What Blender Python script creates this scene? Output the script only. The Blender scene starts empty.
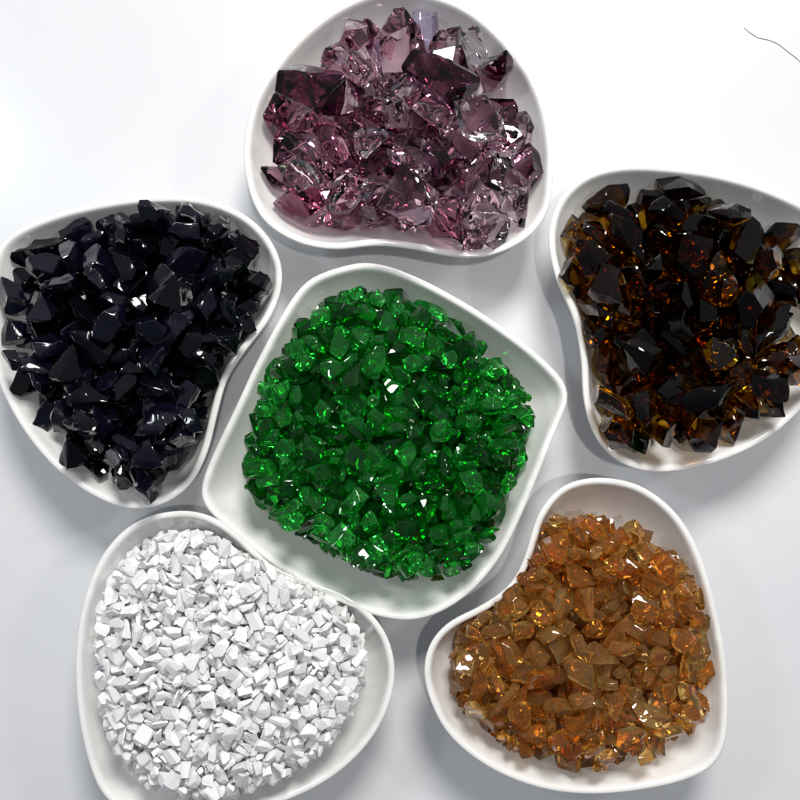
import bpy, bmesh, math, random, time
from mathutils import Vector, Matrix, Euler, noise
from mathutils.bvhtree import BVHTree
random.seed(5)
sc = bpy.context.scene
col = sc.collection
U = 0.032            # metres per 100 photo pixels at rim height
H = 0.9              # bowl height (in those units)
D = 9.7              # camera above the rims

def P(px, py, z=H):
    k = (D + H - z) / D
    return ((px-400)/100*k, (400-py)/100*k)

def tag(o, label=None, cat=None, group=None, kind=None):
    if label: o['label'] = label
    if cat: o['category'] = cat
    if group: o['group'] = group
    if kind: o['kind'] = kind

# ------------------------------------------------------------------ materials
def new_mat(name):
    m = bpy.data.materials.new(name); m.use_nodes = True
    nt = m.node_tree
    return m, nt, nt.nodes['Principled BSDF'], nt.nodes['Material Output']

def add_bump(nt, bsdf, scale, strength, dist=0.001, detail=2.0):
    tc = nt.nodes.new('ShaderNodeTexCoord')
    n = nt.nodes.new('ShaderNodeTexNoise'); n.inputs['Scale'].default_value = scale; n.inputs['Detail'].default_value = detail
    b = nt.nodes.new('ShaderNodeBump'); b.inputs['Strength'].default_value = strength; b.inputs['Distance'].default_value = dist
    nt.links.new(tc.outputs['Object'], n.inputs['Vector'])
    nt.links.new(n.outputs['Fac'], b.inputs['Height'])
    nt.links.new(b.outputs['Normal'], bsdf.inputs['Normal'])
    return n

def glass(name, sigma=None, tint=(1, 1, 1), rough=0.02, bump=0.15, bscale=170, trans=1.0):
    m, nt, b, out = new_mat(name)
    b.inputs['Base Color'].default_value = (*tint, 1)
    b.inputs['Roughness'].default_value = rough
    b.inputs['IOR'].default_value = 1.5
    b.inputs['Transmission Weight'].default_value = trans
    add_bump(nt, b, bscale, bump)
    if sigma:
        d = max(sigma)
        v = nt.nodes.new('ShaderNodeVolumeAbsorption')
        v.inputs['Color'].default_value = (1-sigma[0]/d, 1-sigma[1]/d, 1-sigma[2]/d, 1)
        v.inputs['Density'].default_value = d
        nt.links.new(v.outputs[0], out.inputs['Volume'])
    return m

def opaque(name, c, rough, bump=0.2, bscale=170, coat=0.0, translucent=0.0):
    m, nt, b, out = new_mat(name)
    b.inputs['Base Color'].default_value = (*c, 1)
    b.inputs['Roughness'].default_value = rough
    b.inputs['Coat Weight'].default_value = coat
    b.inputs['Coat Roughness'].default_value = 0.04
    if bump: add_bump(nt, b, bscale, bump)
    if translucent:
        t = nt.nodes.new('ShaderNodeBsdfTranslucent'); t.inputs['Color'].default_value = (*c, 1)
        mx = nt.nodes.new('ShaderNodeMixShader'); mx.inputs[0].default_value = translucent
        nt.links.new(b.outputs[0], mx.inputs[1]); nt.links.new(t.outputs[0], mx.inputs[2])
        nt.links.new(mx.outputs[0], out.inputs['Surface'])
    return m

porcelain = opaque('white_porcelain', (0.89, 0.89, 0.88), 0.05, 0.02, 40, coat=0.5)
# table: white glossy laminate with faint tonal mottling and smudges
table_m, nt, b, out = new_mat('white_gloss_table')
n = add_bump(nt, b, 30, 0.02)
n2 = nt.nodes.new('ShaderNodeTexNoise'); n2.inputs['Scale'].default_value = 9; n2.inputs['Detail'].default_value = 6
r = nt.nodes.new('ShaderNodeValToRGB')
r.color_ramp.elements[0].position = .3; r.color_ramp.elements[0].color = (.70, .72, .75, 1)
r.color_ramp.elements[1].position = .7; r.color_ramp.elements[1].color = (.76, .77, .79, 1)
nt.links.new(n2.outputs['Fac'], r.inputs['Fac']); nt.links.new(r.outputs['Color'], b.inputs['Base Color'])
b.inputs['Roughness'].default_value = 0.25
b.inputs['Coat Weight'].default_value = 0.2

KINDS = {
 'purple': dict(shades=[('deep plum', glass('deep_plum_glass', (100, 175, 135), rough=.03, bump=.08)),
                        ('mauve pink', glass('mauve_glass', (7, 31, 22), rough=.03, bump=.08)),
                        ('deep plum', glass('plum_glass', (30, 86, 62), rough=.03, bump=.08)),
                        ('pale pink', glass('pale_pink_glass', (2, 13, 9), rough=.03, bump=.08))]),
 'black': dict(shades=[('glossy black', opaque('black_glass', (.002, .002, .004), .07, .35)),
                       ('glossy black', opaque('navy_black_glass', (.003, .003, .009), .14, .4, coat=.5))]),
 'amber': dict(shades=[('blackish brown', glass('dark_amber_glass', (290, 450, 1150))),
                       ('blackish brown', glass('brown_amber_glass', (205, 350, 1000))),
                       ('amber brown', glass('amber_glass', (80, 160, 560)))]),
 'green': dict(shades=[('dark green', glass('dark_green_glass', (600, 120, 450), (.06, .55, .10), trans=.97)),
                       ('emerald green', glass('emerald_glass', (310, 36, 240), (.08, .70, .14), trans=.95)),
                       ('emerald green', glass('bright_green_glass', (180, 14, 140), (.12, .80, .2), trans=.95))]),
 'orange': dict(shades=[('honey orange', glass('honey_glass', (.5, 21, 92), (1, .63, .22), trans=.94)),
                        ('dark orange', glass('dark_orange_glass', (3, 33, 145), (1, .56, .17), trans=.94)),
                        ('pale honey', glass('pale_honey_glass', (.3, 15, 68), (1, .70, .31), trans=.94))]),
 'white': dict(shades=[('opaque white', opaque('white_glass', (.97, .97, .97), .10, .2, translucent=.12)),
                       ('opaque white', opaque('milky_glass', (.96, .965, .97), .05, .2, translucent=.2))]),
}
lilac = glass('lilac_glass', (14, 22, 3), (.9, .88, 1), trans=.9)

# ------------------------------------------------------------------ outlines (traced rims)
OUT = {
 'purple': [(243,150),(250,108),(270,70),(300,34),(340,4),(385,-12),(432,-8),(474,10),(512,45),(540,88),(553,138),(553,190),(543,222),(520,244),(487,257),(452,257),(415,250),(376,246),(335,250),(297,243),(264,222),(248,190)],
 'black': [(-6,255),(12,232),(55,213),(105,201),(155,195),(205,198),(248,216),(275,246),(283,280),(272,316),(248,348),(228,378),(218,412),(208,452),(190,486),(160,506),(125,509),(85,492),(48,462),(15,418),(-8,365),(-14,305)],
 'amber': [(548,238),(558,200),(585,174),(625,164),(675,166),(725,174),(775,190),(820,215),(842,260),(846,310),(835,360),(810,400),(775,434),(735,456),(690,470),(645,472),(612,458),(592,432),(583,398),(581,360),(573,318),(556,280)],
 'green': [(300,287),(335,268),(372,262),(412,274),(470,305),(525,343),(556,371),(567,386),(569,402),(558,428),(540,472),(520,520),(497,563),(462,600),(420,620),(378,617),(325,596),(265,560),(215,518),(202,503),(201,484),(212,455),(236,405),(262,350)],
 'orange': [(598,477),(640,485),(676,512),(700,552),(716,605),(727,665),(728,730),(716,764),(685,781),(640,791),(590,795),(540,789),(490,769),(448,735),(426,690),(426,652),(446,624),(484,604),(512,582),(526,552),(538,514),(562,486)],
 'white': [(180,510),(214,517),(244,538),(272,565),(312,582),(352,598),(382,626),(395,662),(391,702),(370,742),(335,776),(290,800),(240,815),(185,822),(135,818),(102,795),(85,752),(76,700),(75,650),(83,600),(103,553),(136,521)],
}
HEAP = {
 'purple': [(266,190),(273,130),(283,80),(313,34),(355,8),(400,-6),(450,18),(502,56),(537,112),(543,170),(534,224),(487,256),(440,249),(395,243),(340,248),(288,214)],
 'black': [(4,275),(14,244),(60,216),(120,205),(190,208),(240,232),(266,265),(252,320),(226,378),(207,432),(172,496),(110,490),(60,472),(24,430),(6,380),(2,320)],
 'amber': [(565,260),(586,204),(640,184),(720,193),(772,212),(815,248),(826,320),(804,388),(750,432),(700,448),(622,444),(586,407),(586,340),(570,300)],
 'green': [(247,440),(265,380),(290,330),(345,294),(388,290),(435,308),(500,360),(533,402),(527,445),(508,500),(482,552),(432,580),(370,571),(325,550),(268,515),(243,480)],
 'orange': [(449,660),(475,612),(518,564),(545,520),(600,511),(660,540),(700,590),(712,660),(710,712),(680,742),(640,768),(560,768),(490,737),(455,700)],
 'white': [(95,645),(108,585),(150,541),(205,534),(250,560),(300,585),(350,615),(364,658),(350,712),(310,760),(240,795),(170,797),(120,762),(100,705)],
}

def closed_spline(pts, n=110):
    m = len(pts); dense = []
    for i in range(m):
        p0, p1, p2, p3 = (Vector(pts[(i+k-1) % m]) for k in range(4))
        for s in range(12):
            t = s/12
            dense.append(0.5*((2*p1)+(p2-p0)*t+(2*p0-5*p1+4*p2-p3)*t*t+(3*p1-p0-3*p2+p3)*t**3))
    L = [0]
    for i in range(len(dense)): L.append(L[-1]+(dense[(i+1) % len(dense)]-dense[i]).length)
    res = []; j = 0
    for k in range(n):
        tgt = L[-1]*k/n
        while L[j+1] < tgt: j += 1
        f = (tgt-L[j])/max(1e-9, L[j+1]-L[j])
        res.append(dense[j].lerp(dense[(j+1) % len(dense)], f))
    for _ in range(2):
        res = [(res[i-1]+res[i]*2+res[(i+1) % n])/4 for i in range(n)]
    return res

def poly_area_c(pts):
    A = 0; c = Vector((0, 0))
    for i in range(len(pts)):
        p, q = pts[i-1], pts[i]; w = p.x*q.y-q.x*p.y
        A += w; c += (p+q)*w
    return A/2, c/(3*A)

def inside(pts, x, y):
    r = False; j = len(pts)-1
    for i in range(len(pts)):
        a, b_ = pts[i], pts[j]
        if (a.y > y) != (b_.y > y) and x < (b_.x-a.x)*(y-a.y)/(b_.y-a.y)+a.x: r = not r
        j = i
    return r

RIM, HP = {}, {}
for k, pts in OUT.items():
    w = closed_spline([P(*p) for p in pts], 140)
    A, c = poly_area_c(w)
    if A < 0: w.reverse(); A = -A
    RIM[k] = (w, c, A)
    hw = closed_spline([P(*p) for p in HEAP[k]], 48)
    HP[k] = (hw, poly_area_c(hw)[1])

PROFILE = [(.44,0,.05),(.455,0,.0),(.52,0,.0),(.545,0,.06),(.68,0,.2),(.82,0,.42),(.93,0,.68),(.975,0,.82),(.995,0,.87),
           (1,.006,.893),(1,.022,.901),(1,.048,.900),(1,.068,.888),(.995,.08,.84),(.955,.095,.70),(.88,.10,.52),(.77,.10,.37),(.62,.1,.28),(.35,.05,.25)]
def bowl_mesh(k):
    w, c, A = RIM[k]; n = len(w)
    R = math.sqrt(A/math.pi)
    nor = []
    for i in range(n):
        t = (w[(i+1) % n]-w[i-1]).normalized(); nor.append(Vector((t.y, -t.x)))
    bm = bmesh.new(); loops = []
    for s, ins, z in PROFILE:
        bl = max(0, min(.55, (1-s)*.9))
        L = []
        for i in range(n):
            d = w[i]-c
            d = d.lerp(d.normalized()*R, bl)
            p = c+d*s-nor[i]*ins
            L.append(bm.verts.new((p.x, p.y, z)))
        loops.append(L)
    for a, b_ in zip(loops, loops[1:]):
        for i in range(n):
            bm.faces.new((a[i-1], a[i], b_[i], b_[i-1]))
    bm.faces.new(list(reversed(loops[0]))); bm.faces.new(loops[-1])
    bmesh.ops.recalc_face_normals(bm, faces=bm.faces)
    me = bpy.data.meshes.new('bowl'); bm.to_mesh(me); bm.free()
    for p in me.polygons: p.use_smooth = True
    me.materials.append(porcelain)
    return me

# ------------------------------------------------------------------ chips
def chip_bm(rng, dims, ncut, lo, hi):
    bm = bmesh.new(); bmesh.ops.create_cube(bm, size=1)
    for _ in range(ncut):
        v = Vector((rng.gauss(0, 1), rng.gauss(0, 1), rng.gauss(0, 1))).normalized()
        d = rng.uniform(lo, hi)
        bmesh.ops.bisect_plane(bm, geom=bm.verts[:]+bm.edges[:]+bm.faces[:], plane_co=v*d, plane_no=v, clear_outer=True, dist=1e-5)
        be = [e for e in bm.edges if e.is_boundary]
        if be: bmesh.ops.holes_fill(bm, edges=be, sides=0)
    bmesh.ops.remove_doubles(bm, verts=bm.verts, dist=.02)
    bmesh.ops.dissolve_degenerate(bm, edges=bm.edges, dist=.01)
    sh = (rng.uniform(-.25, .25), rng.uniform(-.25, .25), rng.uniform(-.2, .2))
    tp = rng.uniform(-.4, .4)
    c = Vector()
    for v in bm.verts:
        x, y, z = v.co
        y *= 1+tp*x; z *= 1-.8*tp*x
        v.co = ((x+sh[0]*y+sh[2]*z)*dims[0], (y+sh[1]*z)*dims[1], z*dims[2]); c += v.co
    c /= len(bm.verts)
    for v in bm.verts: v.co -= c
    bmesh.ops.recalc_face_normals(bm, faces=bm.faces)
    return bm

def fracture(bm, size, bev, cuts, amp, seed):
    """curved, rippled fracture faces with slightly worn edges"""
    if bev: bmesh.ops.bevel(bm, geom=bm.edges[:], offset=bev, segments=1, profile=.6, affect='EDGES', clamp_overlap=True)
    bmesh.ops.triangulate(bm, faces=bm.faces[:])
    if cuts:
        long_ = [e for e in bm.edges if e.calc_length() > size*.22]
        bmesh.ops.subdivide_edges(bm, edges=long_, cuts=cuts, use_grid_fill=True)
        bmesh.ops.triangulate(bm, faces=bm.faces[:])
    bm.normal_update()
    o = Vector((seed*3.7, seed*1.3, seed*.7))
    mv = []
    for v in bm.verts:
        q = v.co/size
        mv.append(v.normal*(amp*size*(noise.noise(q*2.6+o)+.45*noise.noise(q*6+o))))
    for v, d in zip(bm.verts, mv): v.co += d
    bm.normal_update()

SPEC = {  # size, dims, cuts, lo, hi, bevel, subdivision, ripple, variants, spawn top, scales, height below which chips start at rest
 'purple': (.41, (1.1,.90,.66), 8, .30,.52, .018, 2, .03, 28, 1.85, (.7,.85,.95,1,1.05,1.15), 0),
 'black':  (.29, (1.1,.86,.66), 8, .29,.50, .008, 2, .06, 26, 1.60, (.7,.85,.95,1,1.1,1.2), 0),
 'amber':  (.36, (1.12,.90,.62), 8, .29,.50, .010, 2, .04, 26, 1.82, (.7,.85,.95,1,1.05,1.15), 0),
 'green':  (.188,(1.05,.88,.62), 8, .29,.50, .004, 1, .05, 24, 1.62, (.75,.85,.95,1,1.08,1.15), .5),
 'orange': (.225,(1.08,.88,.52), 8, .29,.50, .004, 1, .05, 24, 1.60, (.7,.8,.9,1,1.1,1.2), .5),
 'white':  (.112,(1.15,.90,.48), 7, .28,.50, 0, 0, .05, 18, 1.80, (.65,.8,.9,1,1.15,1.3), .78),
}
LOW, FINE = {}, {}
for k, (size, dims, nc, lo, hi, bev, cuts, amp, nv, zt, fs, zs) in SPEC.items():
    rng = random.Random(len(k)*31 + ord(k[0]))
    LOW[k] = []; FINE[k] = []
    sh = KINDS[k]['shades']
    for i in range(nv):
        dd = [dims[0]*size*rng.uniform(.9, 1.2), dims[1]*size*rng.uniform(.85, 1.1), dims[2]*size*rng.uniform(.8, 1.2)]
        bm = chip_bm(rng, dd, nc, lo, hi)
        me = bpy.data.meshes.new('chip_low'); bm.to_mesh(me); LOW[k].append(me)
        fracture(bm, size, bev, cuts, amp, i)
        me2 = bpy.data.meshes.new('glass_chip'); bm.to_mesh(me2); bm.free()
        if k != 'white':
            for p in me2.polygons: p.use_smooth = True
            me2.set_sharp_from_angle(angle=math.radians(22))
        me2.materials.append(sh[i % len(sh)][1]); FINE[k].append(me2)

def interp(tab, z):
    if z <= tab[0][0]: return tab[0][1]
    for (a, fa), (b_, fb) in zip(tab, tab[1:]):
        if z <= b_: return fa+(fb-fa)*(z-a)/(b_-a)
    return tab[-1][1]
INNER = [(.25,.42),(.33,.55),(.45,.68),(.6,.79),(.75,.85),(.9,.90)]

bowls = {}
for k in OUT:
    o = bpy.data.objects.new('heart_bowl' if k != 'green' else 'square_bowl', bowl_mesh(k)); col.objects.link(o); bowls[k] = o

sim = []     # (object, kind, variant)
res = []     # chips at rest: (matrix, kind, variant)
beds = []
for k, (size, dims, nc, lo, hi, bev, cuts, amp, nv, zt, fs, zs) in SPEC.items():
    w, c, A = RIM[k]; hw, hc = HP[k]
    z = .27+size*.38
    bed = []
    while z < zt:
        s = interp(INNER, z)
        hs = .98
        if k in ('purple', 'amber'):
            if z > .85: hs *= max(0, 1-((z-.85)/(zt-.85))**2)**.38; s = .92
        elif z > .75: hs *= math.sqrt(max(0, 1-((z-.75)/(zt-.75))**2))
        step = size*.9
        xs = [p.x for p in w]; ys = [p.y for p in w]
        ox, oy = random.random()*step, random.random()*step
        y = min(ys)+oy; row = 0
        while y < max(ys):
            x = min(xs)+ox+(row % 2)*step/2
            while x < max(xs):
                if hs > .05 and inside(w, c.x+(x-c.x)/s, c.y+(y-c.y)/s) and inside(hw, hc.x+(x-hc.x)/hs, hc.y+(y-hc.y)/hs):
                    v = random.randrange(nv)
                    loc = Vector((x+random.uniform(-.1, .1)*size, y+random.uniform(-.1, .1)*size, z+random.uniform(-.06, .06)*size))
                    rot = Euler([random.uniform(0, 6.28) for _ in range(3)])
                    f = random.choice(fs)
                    if z < zs:
                        bed.append((Matrix.LocRotScale(loc, rot, Vector((f, f, f))), k, v))
                    else:
                        o = bpy.data.objects.new('sim', LOW[k][v]); col.objects.link(o)
                        o.location = loc; o.rotation_euler = rot; o.scale = (f, f, f)
                        sim.append((o, k, v))
                x += step
            y += step*.87; row += 1
        z += size*.64
    if bed:
        VV, FF = [], []
        for M, _, v in bed:
            me = LOW[k][v]; b0 = len(VV)
            VV += [M @ x.co for x in me.vertices]
            FF += [[b0+q for q in p.vertices] for p in me.polygons]
        me = bpy.data.meshes.new('bed'); me.from_pydata(VV, [], FF)
        o = bpy.data.objects.new('bed', me); col.objects.link(o); beds.append(o)
        res += bed

# let the chips settle in their bowls
bpy.ops.rigidbody.world_add()
rw = sc.rigidbody_world
rw.substeps_per_frame = 5; rw.solver_iterations = 8
FR = 30
rw.point_cache.frame_end = FR+5
vl = bpy.context.view_layer
for o in vl.objects: o.select_set(False)
for o, k, v in sim: o.select_set(True)
vl.objects.active = sim[0][0]
bpy.ops.rigidbody.objects_add(type='ACTIVE')
for o, k, v in sim:
    rb = o.rigid_body
    rb.friction = .95; rb.use_margin = True; rb.collision_margin = .004
    rb.linear_damping = .3; rb.angular_damping = .5
    o.select_set(False)
fixed = list(bowls.values())+beds
for o in fixed: o.select_set(True)
vl.objects.active = bowls['green']
bpy.ops.rigidbody.objects_add(type='PASSIVE')
for o in fixed:
    o.rigid_body.collision_shape = 'MESH'; o.rigid_body.friction = .95
    o.rigid_body.use_margin = True; o.rigid_body.collision_margin = .004
for f in range(1, FR+1): sc.frame_set(f)
for o, k, v in sim: res.append((o.matrix_world.copy(), k, v))
for o in vl.objects: o.select_set(True)
bpy.ops.rigidbody.objects_remove()
bpy.ops.rigidbody.world_remove()
bpy.data.batch_remove([o for o, k, v in sim]+beds)
sc.frame_set(1)
keep = []
BIG = ('purple', 'black', 'amber')
for M, k, v in res:
    hw, hc = HP[k]; rwl, rc, _ = RIM[k]; ok = M.translation.z > .1
    g = {'purple': 1.12, 'amber': 1.10, 'black': 1.09}.get(k, 1.05)
    if ok:
        for x in LOW[k][v].vertices:
            p = M @ x.co; q = (D+H-.85)/(D+H-p.z)
            qx, qy = p.x*q, p.y*q
            if not inside(hw, hc.x+(qx-hc.x)/g, hc.y+(qy-hc.y)/g) or not inside(rwl, rc.x+(qx-rc.x)/.99, rc.y+(qy-rc.y)/.99): ok = False; break
    if ok: keep.append((M, k, v))

# which chips does the camera see, and how much of each
V, F, own = [], [], []
for i, (M, k, v) in enumerate(keep):
    me = LOW[k][v]; b0 = len(V)
    V += [M @ x.co for x in me.vertices]
    for p in me.polygons:
        F.append([b0+q for q in p.vertices]); own.append(i)
bvh = BVHTree.FromPolygons(V, F)
hits = [0]*len(keep)
eye = Vector((0, 0, D+H)); NR = 420
for a in range(NR):
    for b_ in range(NR):
        d = Vector(((a+.5)/NR*8-4, (b_+.5)/NR*8-4, -D))
        h = bvh.ray_cast(eye, d)
        if h[2] is not None: hits[own[h[2]]] += 1

# ------------------------------------------------------------------ final objects in metres
S = Matrix.Scale(U, 4)
for k in FINE:
    for me in FINE[k]: me.transform(S)
    for me in LOW[k]: me.transform(S)
for o in bowls.values(): o.data.transform(S)
WHERE = {'purple': 'the heart bowl at the top', 'black': 'the heart bowl at the far left', 'amber': 'the heart bowl at the right edge',
         'green': 'the central square bowl', 'orange': 'the heart bowl at the lower right', 'white': 'the heart bowl at the lower left'}
NOUN = {'purple': 'purple', 'black': 'black', 'amber': 'dark amber', 'green': 'green', 'orange': 'orange', 'white': 'white'}
BL = {'purple': 'white heart-shaped bowl holding large purple glass chips', 'black': 'white heart-shaped bowl heaped with glossy black glass chips',
      'amber': 'white heart-shaped bowl holding dark amber brown glass chips', 'green': 'white rounded square bowl of green glass chips in the centre',
      'orange': 'white heart-shaped bowl heaped with orange honey glass chips', 'white': 'white heart-shaped bowl heaped with small white glass chips'}
for k, o in bowls.items():
    tag(o, BL[k], 'bowl', 'white heart-shaped bowls' if k != 'green' else None)
HRS = ['three', 'two', 'one', 'twelve', 'eleven', 'ten', 'nine', 'eight', 'seven', 'six', 'five', 'four']
for k in OUT:
    ids = [i for i in range(len(keep)) if keep[i][1] == k]
    ids.sort(key=lambda i: -hits[i])
    vis = [i for i in ids if hits[i] >= 12][:300]
    vs = set(vis); rest = [i for i in ids if i not in vs]
    w, c, A = RIM[k]
    special = {}
    cand = [i for i in vis if hits[i] >= 14] or vis
    for s in range(12):
        best = None
        for i in cand:
            p = keep[i][0].translation; a = math.degrees(math.atan2(p.y-c.y, p.x-c.x)) % 360
            if abs((a-s*30+180) % 360-180) < 15:
                r_ = (p.xy-c).length
                if best is None or r_ > best[0]: best = (r_, i)
        if best: special[best[1]] = HRS[s]
    tip = max(cand, key=lambda i: keep[i][0].translation.y) if k == 'purple' else None
    for i in vis:
        M, _, v = keep[i]
        o = bpy.data.objects.new(NOUN[k].replace(' ', '_')+'_glass_chip', FINE[k][v]); col.objects.link(o)
        loc, rot, scl = M.decompose()
        o.location = loc*U; o.rotation_euler = rot.to_euler(); o.scale = scl
        shade = KINDS[k]['shades'][v % len(KINDS[k]['shades'])][0]
        if i == tip:
            o.data = o.data.copy(); o.data.materials[0] = lilac
            tag(o, 'pale lavender glass chip nearest the top tip of the purple heap', 'glass chip', 'pale lavender glass chip')
            continue
        if i in special:
            lab = '%s glass chip outermost at %s o\'clock in %s' % (shade, special[i], WHERE[k])
        else:
            lab = '%s glass chip in the heap filling %s' % (shade, WHERE[k])
        tag(o, lab, 'glass chip', '%s glass chips in %s' % (shade, WHERE[k]))
    if rest:
        VV, FF, MI = [], [], []
        ns = len(KINDS[k]['shades'])
        for i in rest:
            M, _, v = keep[i]; me = FINE[k][v] if hits[i] else LOW[k][v]; b0 = len(VV)
            loc, rot, scl = M.decompose(); MM = Matrix.LocRotScale(loc*U, rot, scl)
            VV += [MM @ x.co for x in me.vertices]
            for p in me.polygons:
                FF.append([b0+q for q in p.vertices]); MI.append(v % ns)
        me = bpy.data.meshes.new('crushed_glass'); me.from_pydata(VV, [], FF)
        for n_, m in KINDS[k]['shades']: me.materials.append(m)
        me.polygons.foreach_set('material_index', MI)
        o = bpy.data.objects.new('crushed_glass', me); col.objects.link(o)
        tag(o, 'lower mass of %s crushed glass beneath the top chips in %s' % (NOUN[k], WHERE[k]), 'crushed glass', None, 'stuff')

# table
bm = bmesh.new(); bmesh.ops.create_cube(bm, size=1)
for v in bm.verts: v.co = (v.co.x*.9, v.co.y*.9, v.co.z*.022-.011)
bmesh.ops.bevel(bm, geom=bm.edges[:], offset=.003, segments=2, affect='EDGES')
me = bpy.data.meshes.new('table_top'); bm.to_mesh(me); bm.free(); me.materials.append(table_m)
o = bpy.data.objects.new('table_top', me); col.objects.link(o)
tag(o, 'glossy white tabletop under all the bowls', 'table', None, 'structure')

# hair lying on the table
hm = opaque('dark_hair', (.15, .13, .12), .4, 0)
bm = bmesh.new(); hp = [(744,28),(750,33),(758,38),(768,40),(778,44),(788,52),(796,58),(806,68)]
pts = [Vector((*P(x, y, 0), 0)) for x, y in hp]; rr = .0036; prev = None
for i, p in enumerate(pts):
    t = (pts[min(i+1, len(pts)-1)]-pts[max(i-1, 0)]).normalized(); sd = Vector((-t.y, t.x, 0))
    q = rr*(.5 if i in (0, len(pts)-1) else 1)
    ring = [bm.verts.new((p+sd*math.cos(a)*q+Vector((0, 0, rr+math.sin(a)*q))) * U) for a in [j*math.pi/3 for j in range(6)]]
    if prev:
        for j in range(6): bm.faces.new((prev[j-1], prev[j], ring[j], ring[j-1]))
    prev = ring
me = bpy.data.meshes.new('hair'); bm.to_mesh(me); bm.free(); me.materials.append(hm)
o = bpy.data.objects.new('hair_strand', me); col.objects.link(o)
tag(o, 'thin dark hair strand lying on the white table at upper right', 'hair')

# ------------------------------------------------------------------ light
w = bpy.data.worlds.new('World'); sc.world = w; w.use_nodes = True
nt = w.node_tree; bg = nt.nodes['Background']
tc = nt.nodes.new('ShaderNodeTexCoord'); sp = nt.nodes.new('ShaderNodeSeparateXYZ'); mr = nt.nodes.new('ShaderNodeMapRange'); rp = nt.nodes.new('ShaderNodeValToRGB')
mr.inputs['From Min'].default_value = -1; mr.inputs['From Max'].default_value = 1
nt.links.new(tc.outputs['Generated'], sp.inputs[0]); nt.links.new(sp.outputs['Y'], mr.inputs['Value']); nt.links.new(mr.outputs[0], rp.inputs['Fac'])
rp.color_ramp.elements[0].color = (.12, .15, .20, 1); rp.color_ramp.elements[1].color = (.75, .77, .80, 1)
nt.links.new(rp.outputs['Color'], bg.inputs['Color']); bg.inputs['Strength'].default_value = .36

def area(name, loc, target, size, power, colr):
    l = bpy.data.lights.new(name, 'AREA'); l.shape = 'DISK'; l.size = size; l.energy = power; l.color = colr
    o = bpy.data.objects.new(name, l); col.objects.link(o); o.location = loc
    o.rotation_euler = (Vector(target)-Vector(loc)).to_track_quat('-Z', 'Y').to_euler()
area('ceiling_lamp', (.08, .46, .62), (0, -.04, 0), .22, 5.1, (1, .975, .94))
area('small_lamp', (.08, .0, .95), (0, 0, 0), .028, 1.5, (1, .98, .95))
area('added_glint_left', (-.45, .25, .6), (0, 0, 0), .11, .75, (.88, .94, 1))  # added cool light, no known source, for soft glints on the black chips
area('added_glint_right', (.5, .2, .55), (0, 0, 0), .07, .6, (1, .97, .92))  # added warm light from the right for black glass highlights, not a window

cam = bpy.data.cameras.new('camera'); co = bpy.data.objects.new('camera', cam); col.objects.link(co)
co.location = (0, 0, (D+H)*U); cam.angle = 2*math.atan(4/D); cam.clip_start = .01; cam.clip_end = 20
sc.camera = co
sc.view_settings.view_transform = 'Standard'; sc.view_settings.look = 'None'; sc.view_settings.exposure = 0
for me in [m for m in bpy.data.meshes if m.users == 0]: bpy.data.meshes.remove(me)
